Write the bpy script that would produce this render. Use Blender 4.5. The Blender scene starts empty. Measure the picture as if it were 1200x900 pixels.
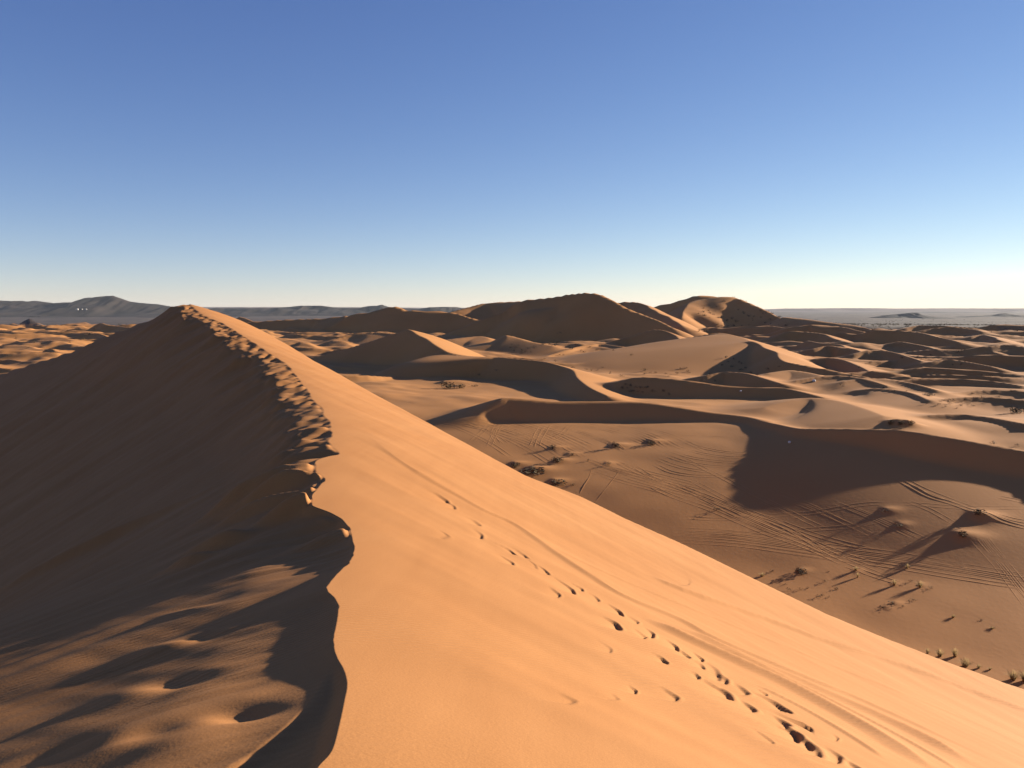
import bpy, math, random
import numpy as np
from mathutils import Vector

R = math.radians
SC = bpy.context.scene
COL = SC.collection
EYE = 40.0                      # eye height above the flat desert floor
F_PX, CX, CY = 960.0, 600.0, 450.0
PITCH = math.atan(89.0 / 960.0)  # horizon a little above the middle of the frame
SUN_EL, SUN_AZ = 12.5, 62.0     # azimuth measured from +Y (view direction) towards +X

# ------------------------------------------------------------------ camera
cam_d = bpy.data.cameras.new('camera')
cam = bpy.data.objects.new('camera', cam_d)
COL.objects.link(cam)
cam.location = (0, 0, EYE)
cam.rotation_euler = (R(90) - PITCH, 0, 0)
cam_d.sensor_width = 36.0
cam_d.lens = 36.0 * F_PX / 1200.0
cam_d.clip_start = 0.1
cam_d.clip_end = 120000.0
SC.camera = cam

# ------------------------------------------------------------------ world
world = bpy.data.worlds.new("World")
SC.world = world
world.use_nodes = True
wn = world.node_tree.nodes
wl = world.node_tree.links
bg = wn['Background']
sky = wn.new('ShaderNodeTexSky')
sky.sky_type = 'NISHITA'
sky.sun_disc = False
sky.sun_elevation = R(SUN_EL)
sky.sun_rotation = R(SUN_AZ)
sky.altitude = 3000
sky.air_density = 1.0
sky.dust_density = 0.0
sky.ozone_density = 1.0
# the phone camera's colour response, one curve per channel over the whole sky
sep = wn.new('ShaderNodeSeparateColor'); com = wn.new('ShaderNodeCombineColor')
wl.new(sky.outputs[0], sep.inputs[0])
for i, (gam, gain) in enumerate(((1.12, 0.667), (1.02, 0.742), (0.734, 1.42))):
    pw = wn.new('ShaderNodeMath'); pw.operation = 'POWER'; pw.inputs[1].default_value = gam
    ml = wn.new('ShaderNodeMath'); ml.operation = 'MULTIPLY'; ml.inputs[1].default_value = gain
    wl.new(sep.outputs[i], pw.inputs[0]); wl.new(pw.outputs[0], ml.inputs[0]); wl.new(ml.outputs[0], com.inputs[i])
wl.new(com.outputs[0], bg.inputs[0])
bg.inputs[1].default_value = 0.05

sun_d = bpy.data.lights.new('sun', 'SUN')
sun = bpy.data.objects.new('sun', sun_d)
COL.objects.link(sun)
SUN_DIR = Vector((math.sin(R(SUN_AZ)) * math.cos(R(SUN_EL)), math.cos(R(SUN_AZ)) * math.cos(R(SUN_EL)), math.sin(R(SUN_EL))))
sun.rotation_euler = SUN_DIR.to_track_quat('Z', 'Y').to_euler()
sun.location = SUN_DIR * 300
sun_d.energy = 5.0
sun_d.angle = R(0.55)
sun_d.color = (1.0, 0.86, 0.68)

SC.view_settings.view_transform = 'Standard'
SC.view_settings.look = 'None'
SC.view_settings.exposure = 1.58
SC.view_settings.gamma = 1.0
SC.render.engine = 'CYCLES'
SC.cycles.use_denoising = True
SC.cycles.max_bounces = 4
SC.cycles.diffuse_bounces = 2
SC.cycles.volume_bounces = 0

# ------------------------------------------------------------------ helpers
cP, sP = math.cos(PITCH), math.sin(PITCH)

def ray(px, py):
    """direction of the line of sight per metre of forward distance"""
    px = np.asarray(px, float); py = np.asarray(py, float)
    yc = (CY - py) / F_PX
    dy = cP + yc * sP
    return (px - CX) / F_PX / dy, (-sP + yc * cP) / dy

def pt(px, py, d):
    a, b = ray(px, py)
    return np.array([a * d, d, EYE + b * d])

def smooth01(t):
    t = np.clip(t, 0, 1)
    return t * t * (3 - 2 * t)

def smax(a, b, k):
    h = np.maximum(k - np.abs(a - b), 0) / k
    return np.maximum(a, b) + h * h * k * 0.25

def _hash(ix, iy, seed):
    n = (ix.astype(np.int64) * 374761393 + iy.astype(np.int64) * 668265263 + seed * 1442695041) & 0xffffffff
    n = ((n ^ (n >> 13)) * 1274126177) & 0xffffffff
    n = (n ^ (n >> 16)) & 0xffffffff
    return n.astype(np.float64) / 4294967295.0

def noise(x, y, seed=0):
    x = np.asarray(x, float); y = np.asarray(y, float)
    ix = np.floor(x); iy = np.floor(y)
    fx = x - ix; fy = y - iy
    u = fx * fx * fx * (fx * (fx * 6 - 15) + 10)
    v = fy * fy * fy * (fy * (fy * 6 - 15) + 10)
    def g(dx, dy):
        a = _hash(ix + dx, iy + dy, seed) * 6.2831853
        return np.cos(a) * (fx - dx) + np.sin(a) * (fy - dy)
    return ((g(0, 0) * (1 - u) + g(1, 0) * u) * (1 - v) + (g(0, 1) * (1 - u) + g(1, 1) * u) * v) * 1.5

def fbm(x, y, octv=4, seed=0, gain=0.5):
    s = 0; a = 1.0
    for o in range(octv):
        s = s + a * noise(x * 2 ** o + 17.3 * o, y * 2 ** o - 9.1 * o, seed + o)
        a *= gain
    return s

def catmull(P, per=5):
    P = np.asarray(P, float)
    Q = np.vstack([2 * P[0] - P[1], P, 2 * P[-1] - P[-2]])
    out = []
    for i in range(1, len(Q) - 2):
        for k in range(per):
            t = k / per
            a, b, c, d = Q[i - 1], Q[i], Q[i + 1], Q[i + 2]
            out.append(0.5 * ((2 * b) + (c - a) * t + (2 * a - 5 * b + 4 * c - d) * t * t + (3 * b - a - 3 * c + d) * t ** 3))
    out.append(P[-1])
    return np.array(out)

def link(name, me, mat, parent=None, kind=None, label=None, cat=None, group=None):
    o = bpy.data.objects.new(name, me)
    COL.objects.link(o)
    if mat is not None and me is not None and not me.materials:
        me.materials.append(mat)
    if parent: o.parent = parent
    if kind: o['kind'] = kind
    if label: o['label'] = label
    if cat: o['category'] = cat
    if group: o['group'] = group
    return o

def raw_mesh(name, V, F, smooth=True):
    """V (n,3), F (m,k) arrays"""
    V = np.asarray(V, np.float32); F = np.asarray(F, np.int32)
    me = bpy.data.meshes.new(name)
    m, k = F.shape
    me.vertices.add(len(V)); me.vertices.foreach_set('co', V.ravel())
    me.loops.add(m * k); me.loops.foreach_set('vertex_index', F.ravel())
    me.polygons.add(m)
    me.polygons.foreach_set('loop_start', np.arange(0, m * k, k, dtype=np.int32))
    me.polygons.foreach_set('loop_total', np.full(m, k, np.int32))
    me.polygons.foreach_set('use_smooth', np.full(m, smooth, bool))
    me.update(calc_edges=True)
    return me

def grid_mesh(name, X, Y, Z, wrap=False):
    n, m = X.shape
    V = np.stack([X, Y, Z], -1).reshape(-1, 3)
    idx = np.arange(n * m).reshape(n, m)
    if wrap:
        idx = np.hstack([idx, idx[:, :1]])
    F = np.stack([idx[:-1, :-1], idx[:-1, 1:], idx[1:, 1:], idx[1:, :-1]], -1).reshape(-1, 4)
    return raw_mesh(name, V, F)

def add_attr(me, name, arr):
    at = me.attributes.new(name, 'FLOAT', 'POINT')
    at.data.foreach_set('value', np.asarray(arr, np.float32).ravel())

# ------------------------------------------------------------------ materials
def new_mat(name):
    m = bpy.data.materials.new(name)
    m.use_nodes = True
    nt = m.node_tree
    b = nt.nodes['Principled BSDF']
    b.inputs['Roughness'].default_value = 0.9
    b.inputs['Specular IOR Level'].default_value = 0.12
    return m, nt, b

def N(nt, t, **kw):
    n = nt.nodes.new(t)
    for k, v in kw.items():
        setattr(n, k, v)
    return n

SAND_A, SAND_B = (0.335, 0.150, 0.050, 1), (0.365, 0.171, 0.061, 1)

def noise_node(nt, scale, detail=4, rough=0.55, vec=None, dim='3D'):
    n = N(nt, 'ShaderNodeTexNoise')
    n.inputs['Scale'].default_value = scale
    n.inputs['Detail'].default_value = detail
    n.inputs['Roughness'].default_value = rough
    if vec is not None: nt.links.new(vec, n.inputs['Vector'])
    return n

def ramp(nt, fac, stops):
    r = N(nt, 'ShaderNodeValToRGB')
    e = r.color_ramp.elements
    while len(e) < len(stops): e.new(0.5)
    for el, (p, c) in zip(e, stops):
        el.position = p; el.color = c
    nt.links.new(fac, r.inputs[0])
    return r

def mixc(nt, fac, a, b):
    m = N(nt, 'ShaderNodeMix', data_type='RGBA')
    if hasattr(fac, 'name'): nt.links.new(fac, m.inputs[0])
    else: m.inputs[0].default_value = fac
    for s, v in ((6, a), (7, b)):
        if hasattr(v, 'name'): nt.links.new(v, m.inputs[s])
        else: m.inputs[s].default_value = v
    return m.outputs[2]

def sand_near():
    m, nt, b = new_mat('dune_sand')
    tc = N(nt, 'ShaderNodeTexCoord')
    v = tc.outputs['Object']
    n1 = noise_node(nt, 0.25, 3, vec=v)
    base = ramp(nt, n1.outputs[0], [(0.3, SAND_A), (0.7, SAND_B)])
    mq = N(nt, 'ShaderNodeMapping')
    mq.inputs['Rotation'].default_value = (0, 0, R(-52)); mq.inputs['Scale'].default_value = (2.6, .16, 1)
    nt.links.new(v, mq.inputs[0])
    nq = noise_node(nt, 1.0, 5, 0.6, vec=mq.outputs[0])
    tone = ramp(nt, nq.outputs[0], [(0.3, (0.955, 0.945, 0.93, 1)), (0.7, (1.025, 1.03, 1.035, 1))])
    mt = N(nt, 'ShaderNodeMix', data_type='RGBA', blend_type='MULTIPLY')
    mt.inputs[0].default_value = 1.0
    nt.links.new(base.outputs[0], mt.inputs[6]); nt.links.new(tone.outputs[0], mt.inputs[7])
    n2 = noise_node(nt, 120, 2, vec=v)
    grain = ramp(nt, n2.outputs[0], [(0.3, (0.88, 0.87, 0.86, 1)), (0.7, (1.06, 1.06, 1.06, 1))])
    mm = N(nt, 'ShaderNodeMix', data_type='RGBA', blend_type='MULTIPLY')
    mm.inputs[0].default_value = 1.0
    nt.links.new(mt.outputs[2], mm.inputs[6]); nt.links.new(grain.outputs[0], mm.inputs[7])
    nt.links.new(mm.outputs[2], b.inputs['Base Color'])
    # wind ripples and grain as fine relief
    wv = N(nt, 'ShaderNodeTexWave', wave_type='BANDS', bands_direction='X')
    mp = N(nt, 'ShaderNodeMapping')
    mp.inputs['Rotation'].default_value = (0, 0, R(62))
    nt.links.new(v, mp.inputs[0]); nt.links.new(mp.outputs[0], wv.inputs[0])
    wv.inputs['Scale'].default_value = 3.2
    wv.inputs['Distortion'].default_value = 2.2
    wv.inputs['Detail'].default_value = 2
    wv.inputs['Detail Scale'].default_value = 1.2
    msk = noise_node(nt, 0.35, 2, vec=v)
    mr = ramp(nt, msk.outputs[0], [(0.42, (0, 0, 0, 1)), (0.62, (1, 1, 1, 1))])
    bp = N(nt, 'ShaderNodeBump')
    bp.inputs['Distance'].default_value = 0.006
    mu = N(nt, 'ShaderNodeMath', operation='MULTIPLY')
    nt.links.new(wv.outputs[1], mu.inputs[0]); nt.links.new(mr.outputs[0], mu.inputs[1])
    nt.links.new(mu.outputs[0], bp.inputs['Height'])
    bp2 = N(nt, 'ShaderNodeBump')
    bp2.inputs['Distance'].default_value = 0.0016
    n3 = noise_node(nt, 45, 3, vec=v)
    nt.links.new(n3.outputs[0], bp2.inputs['Height'])
    nt.links.new(bp.outputs[0], bp2.inputs['Normal'])
    nt.links.new(bp2.outputs[0], b.inputs['Normal'])
    return m

def sand_far():
    m, nt, b = new_mat('desert_ground')
    tc = N(nt, 'ShaderNodeTexCoord')
    v = tc.outputs['Object']
    n1 = noise_node(nt, 0.012, 4, vec=v)
    base = ramp(nt, n1.outputs[0], [(0.32, (0.3583, 0.1638, 0.0537, 1)), (0.68, (0.4180, 0.1979, 0.0682, 1))])
    # gravel plain
    n2 = noise_node(nt, 0.004, 6, 0.65, vec=v)
    grav = ramp(nt, n2.outputs[0], [(0.35, (0.0466, 0.0366, 0.0319, 1)), (0.52, (0.0699, 0.0545, 0.0466, 1)), (0.68, (0.1197, 0.0831, 0.0599, 1))])
    at = N(nt, 'ShaderNodeAttribute', attribute_name='gravel')
    n3 = noise_node(nt, 0.009, 5, 0.6, vec=v)
    ad = N(nt, 'ShaderNodeMath', operation='ADD')
    sb = N(nt, 'ShaderNodeMath', operation='MULTIPLY_ADD')
    nt.links.new(n3.outputs[0], sb.inputs[0]); sb.inputs[1].default_value = 1.2; sb.inputs[2].default_value = -0.6
    nt.links.new(at.outputs['Fac'], ad.inputs[0]); nt.links.new(sb.outputs[0], ad.inputs[1])
    fr = ramp(nt, ad.outputs[0], [(0.42, (0, 0, 0, 1)), (0.58, (1, 1, 1, 1))])
    c = mixc(nt, fr.outputs[0], base.outputs[0], grav.outputs[0])
    nt.links.new(c, b.inputs['Base Color'])
    bp = N(nt, 'ShaderNodeBump')
    bp.inputs['Distance'].default_value = 0.05
    bp.inputs['Strength'].default_value = 0.6
    n4 = noise_node(nt, 0.9, 4, 0.6, vec=v)
    nt.links.new(n4.outputs[0], bp.inputs['Height'])
    nt.links.new(bp.outputs[0], b.inputs['Normal'])
    return m

def simple_mat(name, c1, c2, scale, bump=0.0, bscale=1.0):
    m, nt, b = new_mat(name)
    tc = N(nt, 'ShaderNodeTexCoord')
    n1 = noise_node(nt, scale, 5, 0.6, vec=tc.outputs['Object'])
    r = ramp(nt, n1.outputs[0], [(0.35, (*c1, 1)), (0.65, (*c2, 1))])
    nt.links.new(r.outputs[0], b.inputs['Base Color'])
    if bump:
        bp = N(nt, 'ShaderNodeBump'); bp.inputs['Distance'].default_value = bump
        n2 = noise_node(nt, bscale, 5, 0.6, vec=tc.outputs['Object'])
        nt.links.new(n2.outputs[0], bp.inputs['Height']); nt.links.new(bp.outputs[0], b.inputs['Normal'])
    return m

M_NEAR = sand_near()
M_FAR = sand_far()
M_TRACK = simple_mat('track_sand', (0.358, 0.164, 0.054), (0.418, 0.198, 0.068), 0.3)
M_ROCK = simple_mat('hill_rock', (0.016, 0.014, 0.013), (0.044, 0.034, 0.029), 0.0022)
M_MESA = simple_mat('mesa_rock', (0.12, 0.09, 0.08), (0.17, 0.13, 0.11), 0.001)
M_DRY = simple_mat('dry_grass', (0.28, 0.20, 0.10), (0.42, 0.31, 0.16), 3.0)
for _m in (M_DRY,):
    _nt = _m.node_tree; _b = _nt.nodes['Principled BSDF']
    _t = _nt.nodes.new('ShaderNodeBsdfTranslucent'); _x = _nt.nodes.new('ShaderNodeMixShader'); _x.inputs[0].default_value = .45
    _nt.links.new(_b.inputs['Base Color'].links[0].from_socket, _t.inputs[0])
    _nt.links.new(_b.outputs[0], _x.inputs[1]); _nt.links.new(_t.outputs[0], _x.inputs[2])
    _nt.links.new(_x.outputs[0], _nt.nodes['Material Output'].inputs[0])
M_BUSH = simple_mat('desert_bush', (0.055, 0.045, 0.024), (0.14, 0.10, 0.055), 2.0)
M_WHITE = simple_mat('white_stone', (0.55, 0.52, 0.47), (0.65, 0.62, 0.57), 3.0)
M_WALL = simple_mat('whitewash', (0.5, 0.47, 0.43), (0.58, 0.55, 0.51), 0.2)
M_DARK = simple_mat('dark_opening', (0.03, 0.03, 0.035), (0.05, 0.05, 0.05), 0.5)

# ------------------------------------------------------------------ dune field
# each crest: (px, py, forward distance[, drop, s2]); the slip face lies on the near/left side.
# lee profile: steep (0.6) for 'drop' metres, then slope s2.
FULL = (60, .3)
DUNES = []
NEARER = [1.0]
def dune(pts, stoss=.13, steep=.60, k=1.0, rnd=0.6, lee=FULL):
    P = []
    for p in pts:
        w = pt(p[0], p[1], p[2] * NEARER[0])
        dr, s2 = (p[3], p[4]) if len(p) > 3 else lee
        P.append([w[0], w[1], w[2], dr, s2])
    P = np.array(P); C = catmull(P[:, :3], 4)
    q = np.arange(len(C)) / 4.0
    C = np.column_stack([C, np.interp(q, np.arange(len(P)), P[:, 3]), np.interp(q, np.arange(len(P)), P[:, 4])])
    DUNES.append(dict(P=C, stoss=stoss * 1.75, steep=steep, k=k, rnd=rnd))

G = (0, .13)
# A: the dark middle dune with its long crest running right and towards us
dune([(350, 422, 655), (361, 419, 650), (387, 414, 640), (415, 406, 630), (447, 396, 615), (470, 389, 604), (480, 386, 598), (489, 392, 580),
      (500, 397, 568), (509, 404, 550, 10, .2), (518, 409, 540, 3, .08), (527, 413, 530, 1, .06), (549, 417, 515, 0, .05), (573, 418, 500, 0, .05), (586, 418.6, 493, 1, .06), (594, 419.2, 488), (603, 420, 484), (637, 423, 470),
      (657, 428, 455), (671, 433, 435), (675, 441, 410), (685, 449, 385), (696, 456, 365), (714, 464, 345)], stoss=.12)
# B -> C: the long low ridge that rises into the big shaded dune on the right
dune([(560, 486, 300), (567, 479, 304), (585, 468, 310), (600, 466, 312), (650, 470, 310), (700, 470, 310), (750, 471, 308), (787, 476, 302),
      (825, 482, 295), (860, 486, 290), (882, 489.5, 284), (902, 494, 276)], stoss=.10, rnd=1.8)
dune([(858, 489, 293), (880, 491.5, 284), (896, 494, 275), (912, 497, 268), (926, 500, 261), (942, 502, 255), (980, 502, 247.5), (1026, 503, 240.5),
      (1057, 504, 236), (1097, 510, 230.5), (1141, 517, 226), (1200, 528, 221), (1260, 540, 214), (1340, 565, 198)], stoss=.10)
# D
dune([(728, 447, 392), (742, 443, 394), (760, 442, 390), (787, 444, 385), (815, 447, 380), (852, 452, 375), (888, 454, 372), (916, 454, 370), (940, 459, 360), (965, 466, 345)], stoss=.08)
# F and E
dune([(745, 413, 775, 0, .1), (758, 408, 762, 2, .05), (780, 402, 745, 3, .035), (797, 397, 730, 3, .03), (815, 394, 718, 2.5, .03), (831, 391, 705, 2, .03), (841, 390, 700, 1.2, .035), (856, 392, 680, .3, .035), (873, 397, 640, 0, .04), (882, 400.5, 612, 0, .06)], stoss=.12)
dune([(876, 401, 612), (882, 400, 608), (888, 402, 598), (897, 407, 562), (908, 412, 532), (911, 417, 510), (920, 423, 490), (940, 427, 474), (973, 433, 464), (1000, 439, 455), (1040, 446, 440)], stoss=.15)
# G: main dune, left spur -> peak -> right arm
dune([(508, 394, 1150), (515, 393, 1150), (521, 391, 1150), (536, 385, 1150), (560, 376, 1150, 16, .2), (587, 365, 1148, 12, .10), (609, 353, 1150, 14, .08), (640, 349, 1134, 13, .08), (655, 347, 1127, 12, .09), (664, 345.3, 1122, 10, .14), (672, 344.5, 1115, 6, .30), (679, 343.8, 1109, 4, .32), (686, 343, 1102, 6, .38),
      (693, 343.2, 1096), (702, 345, 1088), (714, 350, 1078), (725, 355, 1067), (741, 363, 1051), (760, 371, 1033), (775, 376, 1018), (790, 384, 1000)], stoss=.22)
# crest behind it, lit face
dune([(515, 369, 1440), (531, 365, 1460), (555, 358, 1500), (573, 355, 1520), (607, 353, 1500), (640, 352, 1450), (670, 356, 1400)], stoss=.2, lee=(0, .22))
# K: bright slope between the two big dunes
dune([(712, 357, 1440), (722, 354.5, 1430), (735, 353.5, 1420), (748, 354.5, 1400), (756, 357, 1370), (763, 361, 1330), (772, 366, 1280), (785, 373, 1220), (800, 381, 1150)], stoss=.16, steep=.5)
# H: little dune in front of the main one
dune([(716, 400, 905), (725, 397.5, 905), (740, 393, 905), (755, 389, 900), (769, 386, 890), (779, 387, 875), (788, 391, 855), (797, 397, 820)], stoss=.15)
# J1, J2
dune([(752, 366, 1880), (763, 360.5, 1880), (776, 357, 1870), (793, 353, 1860), (807, 349, 1850), (816, 346, 1850), (824, 346, 1850), (842, 348, 1850), (870, 352, 1850)], stoss=.2)
dune([(798, 372, 1560), (801, 365, 1610, 0, .2), (804, 358, 1660, 0, .22), (812, 352.5, 1700, 0, .24), (825, 350, 1720, 0, .2), (840, 348, 1730, 0, .2), (858, 348, 1725, 0, .22), (869, 350.5, 1710, 6, .2),
      (881, 356, 1690, 10, .2), (900, 365, 1655, 8, .2), (916, 373, 1610, 3, .2), (935, 379, 1550)], stoss=.2)
# I and the arm behind the big foreground dune
dune([(345, 391, 1390), (356, 388, 1400), (389, 380, 1410), (411, 369, 1415), (436, 365, 1415), (447, 362, 1415), (458, 359, 1415), (468, 360, 1410), (474, 363, 1405), (500, 364, 1400), (531, 366, 1390),
      (549, 372, 1370), (575, 377, 1350)], stoss=.18)
dune([(262, 383, 1520), (285, 378, 1510), (310, 376, 1500), (345, 374, 1490), (375, 373, 1480, 3, .15), (405, 370, 1480, 0, .12)], stoss=.14)
dune([(268, 377, 2000), (280, 371, 2000), (290, 374, 1950), (300, 378, 1900)], stoss=.25)
# small lit humps between
dune([(338, 407, 800), (350, 401, 810), (358, 402, 800), (370, 407, 780)], lee=(0, .15))
dune([(376, 404, 860), (392, 398.5, 870), (405, 402, 840), (418, 408, 800)], lee=(0, .15))
dune([(395, 396, 1020), (415, 391, 1040), (440, 389, 1040), (465, 392, 1000)], lee=(1.5, .12))
dune([(575, 401, 800), (586, 395, 800), (594, 393, 800), (606, 396, 790), (622, 400, 770), (650, 405, 740)], stoss=.12, lee=(0, .16))
dune([(500, 402, 840), (530, 397, 860), (560, 394, 880), (575, 397, 850)], lee=(0, .1))
dune([(640, 417, 690), (665, 410, 720), (690, 404, 760), (705, 403, 770), (730, 406, 740)], lee=(2, .1))
dune([(706, 426, 560), (713, 428, 556), (725, 432, 545), (735, 434, 535)], stoss=.06)
dune([(670, 424, 620), (690, 420, 640), (710, 421, 630), (735, 425, 600)], lee=(1, .1))
dune([(830, 440, 440), (850, 436, 445), (865, 436, 440, 0, .1), (880, 438, 430), (905, 446, 405), (915, 449, 395)], stoss=.1)
dune([(740, 423, 640), (770, 419, 660), (800, 422, 640), (830, 429, 590)], lee=(0, .08), stoss=.08)
# right-hand field
dune([(826, 385, 1210), (833, 383, 1215), (845, 384.5, 1205), (862, 383, 1200), (887, 382, 1195), (903, 381.5, 1190), (922, 385, 1150), (940, 388, 1110)], stoss=.1)
dune([(905, 376, 1600), (918, 371.5, 1570, 0, .2), (945, 374, 1510, 0, .2), (975, 378, 1440, 0, .2), (1000, 381, 1390, 0, .18), (1014, 384, 1350, 0, .18), (1024, 389, 1290)], stoss=.14)
NEARER[0] = .955
dune([(975, 393, 1010), (985, 390, 1010), (1003, 391, 1000), (1015, 389, 990), (1025, 386, 985), (1048, 386.5, 975), (1075, 389, 950), (1098, 394, 915), (1122, 400, 870)], stoss=.12)
dune([(910, 395, 1000), (915, 392, 1005), (925, 388, 1010), (945, 388.5, 1000), (962, 391, 970), (980, 397, 925), (1000, 404, 865)], stoss=.12)
dune([(945, 399, 830), (962, 402, 790), (980, 403, 765), (992, 407, 735), (1003, 412, 705), (1018, 419, 665)], stoss=.11)
dune([(955, 420, 600), (970, 419, 600, 2, .2), (985, 421, 585), (1000, 426, 560), (1012, 431, 535), (1024, 437, 505)], stoss=.09)
dune([(1040, 423, 625), (1044, 420.5, 625), (1055, 423, 610), (1068, 426, 590), (1085, 431, 545)], stoss=.1)
dune([(1045, 402, 865), (1056, 400, 862), (1068, 402, 845), (1084, 405.5, 815), (1100, 411, 765)], stoss=.1)
dune([(1072, 394, 1040), (1082, 393, 1030), (1098, 396, 985), (1115, 401, 920)], stoss=.1)
dune([(1116, 402, 900), (1124, 399.5, 900), (1142, 401, 890), (1165, 402.5, 880)], stoss=.1)
dune([(1140, 395, 1040), (1152, 392, 1050), (1160, 393, 1030, 0, .15), (1170, 398, 960)], stoss=.12)
dune([(1165, 404, 885), (1172, 401.5, 880), (1187, 404, 865), (1210, 409, 830)], stoss=.1)
dune([(1080, 388, 1260), (1095, 384.5, 1270), (1115, 383, 1270), (1135, 385, 1240), (1150, 388, 1200)], stoss=.1)
dune([(1060, 385, 1400), (1080, 381, 1420), (1110, 382, 1400), (1140, 384, 1350)], stoss=.1)
dune([(1150, 383, 1500), (1170, 380, 1500), (1200, 381, 1480), (1240, 383, 1450)], stoss=.1)
dune([(1150, 388.5, 1220), (1165, 387.5, 1220), (1190, 388, 1210), (1220, 388, 1200)], stoss=.1)
dune([(1130, 411, 790), (1140, 408.5, 790), (1150, 410, 775), (1165, 413, 740)], stoss=.09)
dune([(1112, 419, 598), (1128, 417, 592), (1145, 415.5, 588), (1180, 416, 582), (1220, 418, 572), (1270, 424, 545)], stoss=.1)
dune([(1062, 435, 505), (1070, 431.5, 508), (1090, 430.5, 508), (1120, 432, 502), (1150, 434, 497), (1180, 437, 487), (1220, 442, 470)], stoss=.09)
dune([(1040, 448, 432), (1062, 445, 436), (1085, 443, 438), (1115, 443.5, 437), (1150, 445, 432), (1176, 448, 424), (1200, 452, 412)], stoss=.08)
dune([(990, 460, 395), (1010, 456, 395), (1030, 455, 390), (1062, 459, 375), (1090, 469, 345)], stoss=.08, lee=(.8, .07))
dune([(1050, 495, 280), (1066, 490, 290), (1090, 486.5, 292), (1125, 485.5, 292), (1160, 489, 286), (1205, 497, 270)], stoss=.06)
dune([(895, 477, 325), (920, 470, 335), (950, 466, 340), (985, 470, 325), (1010, 478, 300), (1035, 487, 278)], stoss=.07, lee=(0, .11))
# further swells and low crests of the right-hand field
dune([(985, 447, 420), (1010, 444, 425), (1040, 444, 420, 0, .14), (1070, 449, 405), (1100, 457, 385)], stoss=.12, lee=(.6, .14))
dune([(930, 446, 430), (960, 441, 438), (990, 440, 436), (1015, 445, 420), (1040, 452, 400)], stoss=.12, lee=(1, .12))
dune([(1090, 471, 345), (1120, 466, 352), (1160, 465, 352), (1205, 470, 340), (1260, 478, 325)], stoss=.12, lee=(1.2, .12))
dune([(1120, 461, 385), (1150, 457, 392), (1190, 457, 390), (1240, 462, 375)], stoss=.12, lee=(1.2, .14))
dune([(900, 437, 470), (925, 434, 478), (950, 437, 465), (975, 444, 440)], stoss=.12, lee=(0, .14))
dune([(1000, 415, 640), (1020, 410, 650), (1040, 411, 640), (1060, 416, 610), (1080, 423, 570)], stoss=.14)
dune([(950, 409, 700), (970, 405, 710, 0, .16), (995, 408, 690, 0, .16), (1020, 415, 640)], stoss=.14)
dune([(1090, 424, 560), (1110, 421, 565), (1135, 424, 550), (1160, 429, 525)], stoss=.12)
dune([(1150, 406, 760), (1175, 403.5, 765), (1200, 406, 750), (1230, 411, 710)], stoss=.14)
dune([(925, 383, 1150), (950, 380.5, 1150, 0, .2), (985, 383, 1120, 0, .2), (1010, 388, 1060)], stoss=.16)
NEARER[0] = 1.0
# left-hand field
dune([(18, 379, 2060), (27, 375.5, 2060), (33, 372.5, 2060), (38, 375, 2030), (46, 379, 1980)], stoss=.3)
dune([(100, 390, 1400), (108, 384, 1410), (118, 378.5, 1420), (126, 380, 1400), (140, 382, 1380), (160, 384, 1340)], stoss=.2)
dune([(65, 380, 2000), (85, 377, 2000), (105, 378, 1950), (120, 380, 1900)], stoss=.2, lee=(0, .1))
dune([(78, 398, 1050), (90, 394, 1060), (106, 390.5, 1060), (117, 391, 1040), (128, 398, 960)], stoss=.15)
dune([(46, 407, 890), (55, 402.5, 890), (63, 400.5, 885), (73, 402, 870), (86, 406, 830)], stoss=.14)
dune([(28, 416, 740), (45, 411, 745), (57, 408.5, 740), (62, 410, 730), (72, 415, 700)], stoss=.13)
dune([(-15, 425, 620), (0, 421.5, 625), (15, 421.5, 622), (32, 425, 600)], stoss=.12)
dune([(10, 388, 1600), (20, 384, 1610), (30, 384, 1600), (40, 387, 1550)], stoss=.15)
dune([(-5, 380, 2000), (5, 376.5, 2000), (15, 379, 1950), (25, 383, 1850)], stoss=.2)
dune([(20, 402, 960), (45, 396, 980), (70, 395, 970), (90, 400, 900)], stoss=.12, lee=(0, .12))
dune([(-20, 412, 790), (5, 405, 800), (30, 405, 790), (50, 411, 740)], stoss=.12, lee=(0, .12))

def ground_base(x, y):
    d = np.hypot(x, y)
    z = np.zeros_like(d)
    far = smooth01((2600 - d) / 700)
    u = x * .8 + y * .6; v = y * .8 - x * .6
    n0 = noise(u / 54, v / 105, 5)
    uu = u - 7 * n0           # lean the swells so that their near-left sides are steeper
    n1 = noise(uu / 54, v / 105, 5) * 1.15 + .42 * noise(uu / 27, v / 44, 6) + .16 * noise(uu / 11, v / 19, 8)
    z = z + (n1 + .4 * np.abs(n1) - .5) * np.clip(d / 150 - 1.3, .22, 4.6) * far
    q = np.clip((d - 1600) / 7500, 0, 1)
    z = z - 112 * (.6 * q + .4 * smooth01(q))
    z = z + fbm(x / 1500, y / 1500, 3, 77) * 14 * smooth01((d - 6000) / 5000)
    z = z + .042 * (x - 90) * smooth01((y - 125) / 60) * smooth01((330 - y) / 80) * smooth01((x + 150) / 80)
    z = z - 20 * (1 - smooth01((y - 112) / 168)) * smooth01((y + 60) / 80)     # the valley floor dips towards the big dune
    z = z + fbm(x / 26, y / 26, 2, 9) * .22 * smooth01((900 - d) / 500)
    return z

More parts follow.
